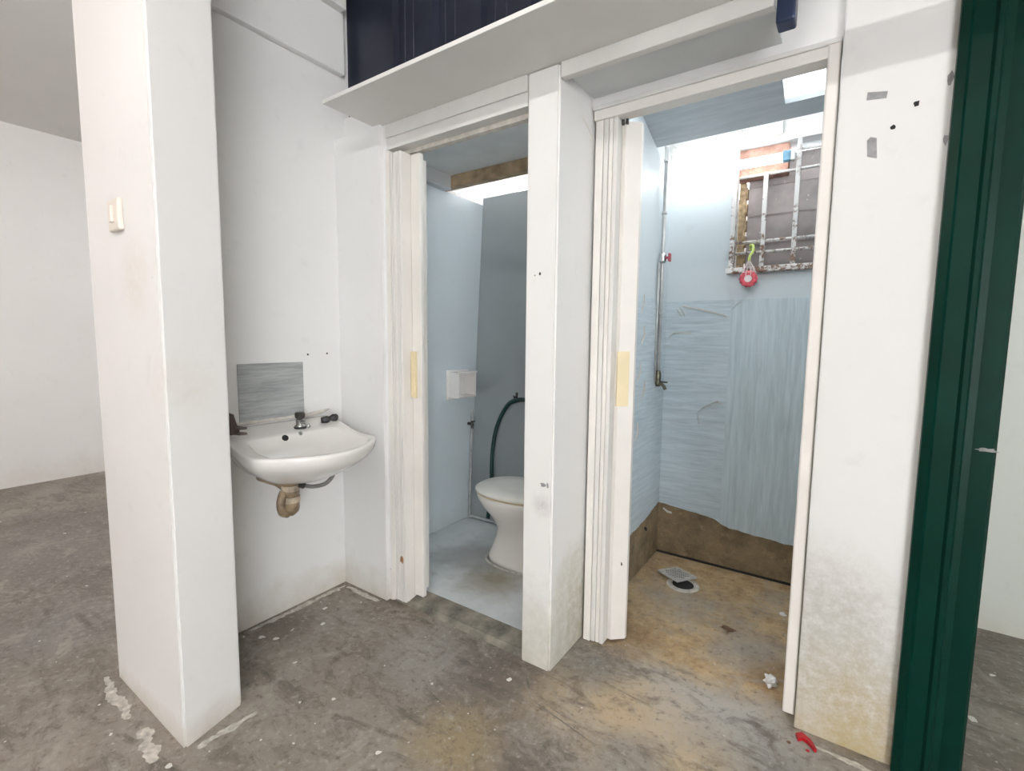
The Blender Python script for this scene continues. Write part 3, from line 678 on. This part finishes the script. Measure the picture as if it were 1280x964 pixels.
bt = obj('bib_tap', tube([(PX, PY, 1.06), (PX, PY, 1.04), (PX, PY, .995), (PX, PY, .975)], [.011, .016, .016, .011], 10), 'brass_dirty', sp_, True)
obj('spout', tube(spline([(PX, PY, .99), (PX + .03, PY - .01, .985), (PX + .045, PY - .015, .962)], 4), .009, 8), 'brass_dirty', bt, True)
obj('tap_lever', box(PX + .012, PX + .05, PY - .006, PY + .008, .995, 1.004, .002), 'dark_metal', bt)

# ================================================================ air freshener on the bars
af = thing('air_freshener', (-.405, 2.655, 1.48), 'pink round air freshener in a net on a lime hook, hung from the window bars', 'air freshener')
b = bmesh.new(); rr = []
for dy, s in ((-.014, .62), (-.013, .85), (-.008, 1.0), (.008, 1.0), (.013, .85), (.014, .6)):
    rr.append([(-.405 + .040 * s * (1 + .05 * math.cos(14 * a)) * math.cos(a), 2.645 + dy, 1.525 + .040 * s * (1 + .05 * math.cos(14 * a)) * math.sin(a)) for a in [2 * math.pi * k / 56 for k in range(56)]])
obj('block', loft(rr, b), 'pink_soap', af)
o = obj('printed_label', disc((-.405, 2.6312, 1.525), (0, -1, 0), .017, .001, 20), 'net_plastic', af); tag(o, 'pale round label')
b = bmesh.new()
for k in range(10):
    a = 2 * math.pi * k / 10
    tube([(-.405 + .037 * math.cos(a), 2.645 + .016 * math.sin(a), 1.54), (-.405 + .022 * math.cos(a), 2.645 + .01 * math.sin(a), 1.578), (-.406, 2.645, 1.618)], .0017, 5, bm=b)
for s, z in ((.031, 1.556), (.020, 1.582), (.010, 1.602)):
    tube([(-.405 + s * math.cos(a), 2.645 + s * .45 * math.sin(a), z) for a in [2 * math.pi * k / 14 for k in range(15)]], .0014, 5, bm=b, cap=False)
obj('net', b, 'net_plastic', af)
hk_ = [(-.406, 2.645, 1.612), (-.404, 2.645, 1.635), (-.392, 2.65, 1.66), (-.396, 2.67, 1.688), (-.41, 2.69, 1.695), (-.415, 2.715, 1.694), (-.415, 2.724, 1.676)]
obj('hook', tube(spline(hk_, 5), .006, 8), 'lime_plastic', af, True)

# ================================================================ drain, scraps
dr = thing('floor_drain', (-.60, 2.385, 0), 'open round floor drain hole with pale rim beneath the tilted grate', 'drain')
obj('rim', loft([[(-.585 + r_ * math.cos(a), 2.385 + r_ * math.sin(a), z) for a in [2 * math.pi * k / 28 for k in range(28)]] for r_, z in ((.078, .0), (.074, .005), (.056, .006), (.052, .001))], cap0=True, cap1=True), 'plaster_crumb', dr)
obj('hole', tube([(-.585, 2.385, .0005), (-.585, 2.385, .0025)], .051, 24), 'dark_hole', dr)
gr = thing('drain_grate', (-.635, 2.455, .004), 'square perforated metal drain grate lying tilted beside the open drain', 'drain grate')
ctr = Vector((-.632, 2.462, .026)); ux = Vector((.72, .66, .10)).normalized(); uy = Vector((-.66, .72, .0)); uy = (uy - ux * uy.dot(ux)).normalized(); un = ux.cross(uy)
ctr = Vector((-.630, 2.440, .020))
ux = Vector((.16, -.03, .0)).normalized(); uy = Vector((.03, .16, -.012)).normalized(); un = ux.cross(uy).normalized()
rot = math.radians(-18)
a1 = ux * math.cos(rot) + uy * math.sin(rot); a2 = un.cross(a1)
b = bmesh.new(); hw = .068; th = .004
q = [b.verts.new(ctr + a1 * sx * hw + a2 * sy * hw + un * dz) for dz in (-th, th) for sx, sy in ((-1, -1), (1, -1), (1, 1), (-1, 1))]
for f_ in ((3, 2, 1, 0), (4, 5, 6, 7), (0, 1, 5, 4), (1, 2, 6, 5), (2, 3, 7, 6), (3, 0, 4, 7)): b.faces.new([q[i] for i in f_])
pl_ = obj('plate', b, 'grate_steel', gr)
b = bmesh.new()
for i in range(-3, 4):
    for j in range(-3, 4):
        if abs(i) + abs(j) > 5: continue
        c0 = ctr + a1 * i * .0145 + a2 * j * .0145 + un * th
        tube([c0 - un * .0005, c0 + un * .0004], .0042, 6, bm=b)
o = obj('slots', b, 'dark_hole', pl_); o['kind'] = 'stuff'
def crumple(name, c, r, mat, label, cat, flat=.6, seed=1, sx=1):
    b = bmesh.new(); bmesh.ops.create_icosphere(b, subdivisions=3, radius=1)
    for v in b.verts:
        k = 1 + .75 * mnoise.noise(v.co * 1.9 + Vector((seed, 0, 0))) + .35 * mnoise.noise(v.co * 5 + Vector((seed, 3, 0)))
        v.co = Vector((c[0] + v.co.x * r * k * sx, c[1] + v.co.y * r * k, c[2] + max(-.9, v.co.z * k) * r * flat + .9 * r * flat))
    return tag(obj(name, b, mat), label, cat)
crumple('paper_scrap', (-.139, 1.847, 0), .021, 'tissue', 'crumpled white paper scrap on the ochre floor of the shower doorway', 'paper', .7, 3)
crumple('twig', (-.326, 2.114, 0), .012, 'dry_leaf', 'small brown dry leaf scrap on the shower floor', 'leaf', .4, 5, 1.9)
crumple('paper_chip', (-.145, 2.37, 0), .012, 'tissue', 'tiny white paper chip near the shower jamb', 'paper', .5, 8)
b = prism([(-.045, 1.640), (-.030, 1.655), (-.004, 1.637), (.012, 1.607), (.006, 1.603), (-.012, 1.625), (-.026, 1.632), (-.037, 1.62)], .001, .012, 'z')
tag(obj('plastic_scrap', b, 'red_scrap'), 'bent red plastic scrap at the foot of the mouldy white wall', 'scrap')
for k, (x, y, s) in enumerate(((-.01, 1.598, .006), (-.06, 1.60, .006))):
    obj('debris', prism(blob_poly(x, y, s, s * .7, 8, .3), .0003, .003, 'z'), 'dry_leaf' if k else 'red_scrap', floor)

# ---------------------------------------------------------------- old marks on walls
def mark(pts, parent, y=1.675, mat='patch_cement'): obj('bare_patch', prism(pts, y - .0012, y, 'y'), mat, parent)
mark([(.012, 1.894), (.056, 1.886), (.054, 1.869), (.011, 1.874)], wr)
mark([(.019, 1.768), (.026, 1.775), (.040, 1.770), (.044, 1.716), (.022, 1.725)], wr)
mark(blob_poly(.118, 1.838, .006, .008, 9), wr, mat='dark_hole'); mark(blob_poly(.073, 1.79, .0055, .0055, 9), wr, mat='dark_hole')
mark(blob_poly(.181, 1.885, .006, .016, 9), wr); mark(blob_poly(.182, 1.735, .006, .014, 9), wr)
mark(blob_poly(-.88, 1.445, .004, .005, 8), pier, 1.448, 'dark_hole'); mark(blob_poly(-.90, 1.44, .003, .003, 8), pier, 1.448)
mark(blob_poly(-.835, .70, .006, .010, 9, .5), pier, 1.448); mark(blob_poly(-.855, .70, .010, .006, 9, .5), pier, 1.448)
o = obj('cable', tube([(-.8145, 1.60, 2.015), (-.8125, 1.66, 1.985), (-.8145, 1.705, 1.962)], .003, 6), 'pvc_white', pier)

# ---------------------------------------------------------------- plaster crumbs and paint spilt on the floor
def strip(p0, p1, wd, n=70, jag=1.1, mat='plaster_crumb', nm='plaster_spill'):
    p0 = Vector((*p0, 0)); p1 = Vector((*p1, 0)); d = (p1 - p0).normalized(); nrm = Vector((-d.y, d.x, 0)); A = []; B = []
    for k in range(n + 1):
        c = p0.lerp(p1, k / n); e = math.sin(math.pi * min(1, max(0, k / n * 1.0))) ** .3
        q1, q2 = [max(-.75, jag * (mnoise.noise(c * 23 + Vector((0, 0, o_))) + .5 * mnoise.noise(c * 75 + Vector((0, 0, o_))))) for o_ in (1.3, 7.7)]
        A.append(c + nrm * wd * e * (1 + q1)); B.append(c - nrm * wd * e * (1 + q2))
    pl2 = [(v.x, v.y) for v in A] + [(v.x, v.y) for v in B[::-1]]
    b = bmesh.new(); vv = [b.verts.new((x, y, .0015)) for x, y in pl2]
    for k in range(n): b.faces.new((vv[k], vv[k + 1], vv[2 * n - k], vv[2 * n + 1 - k]))
    bmesh.ops.remove_doubles(b, verts=b.verts, dist=1e-6)
    obj(nm, b, mat, floor)
strip((-2.10, .505), (-1.80, .485), .016); strip((-1.72, .498), (-1.55, .470), .018); strip((-1.50, .56), (-1.50, .735), .013)
strip((-1.955, .94), (-1.945, 1.41), .012); strip((-1.93, 1.40), (-1.70, 1.405), .014, jag=.8)
strip((.0, 1.63), (.18, 1.615), .008)
strip((-.90, 1.42), (-.80, 1.295), .003, mat='kerb_cement', nm='crack'); strip((-.80, 1.295), (-.535, 1.25), .0025, mat='kerb_cement', nm='crack')
b = box(-.822, HX0, 2.695, 2.70, 2.06, 2.6); box(HX0, .10, 2.695, 2.70, HZ1 + .001, 2.6, bm=b); o = obj('white_band', b, 'room_wall_paint', wsb); tag(o, 'off-white painted band along the top of the wall')
obj('base_gap', box(-.818, .10, 2.688, 2.6945, .0, .011), 'dark_hole', wsb)
b = bmesh.new()
for k in range(190):
    if k % 3 == 0: continue
    if k < 80: x, y = random.uniform(-4.8, -2.0), random.uniform(-.2, 1.4)
    elif k < 170: x, y = random.uniform(-2.0, -.1), random.uniform(.2, 1.42)
    else: x, y = random.uniform(.35, 1.6), random.uniform(1.5, 2.6)
    if -2.12 < x < -1.5 and .5 < y < .76: continue
    s = random.choice((.002, .0025, .003, .0035, .005, .008))
    if x > .3: s *= 2
    pp = blob_poly(x, y, s * random.uniform(.8, 1.8), s, 8, .35, random.uniform(0, 3))
    prism(pp, .0006, .0018, 'z', bm=b)
o = obj('paint_flecks', b, 'fleck_white', floor); o['kind'] = 'stuff'
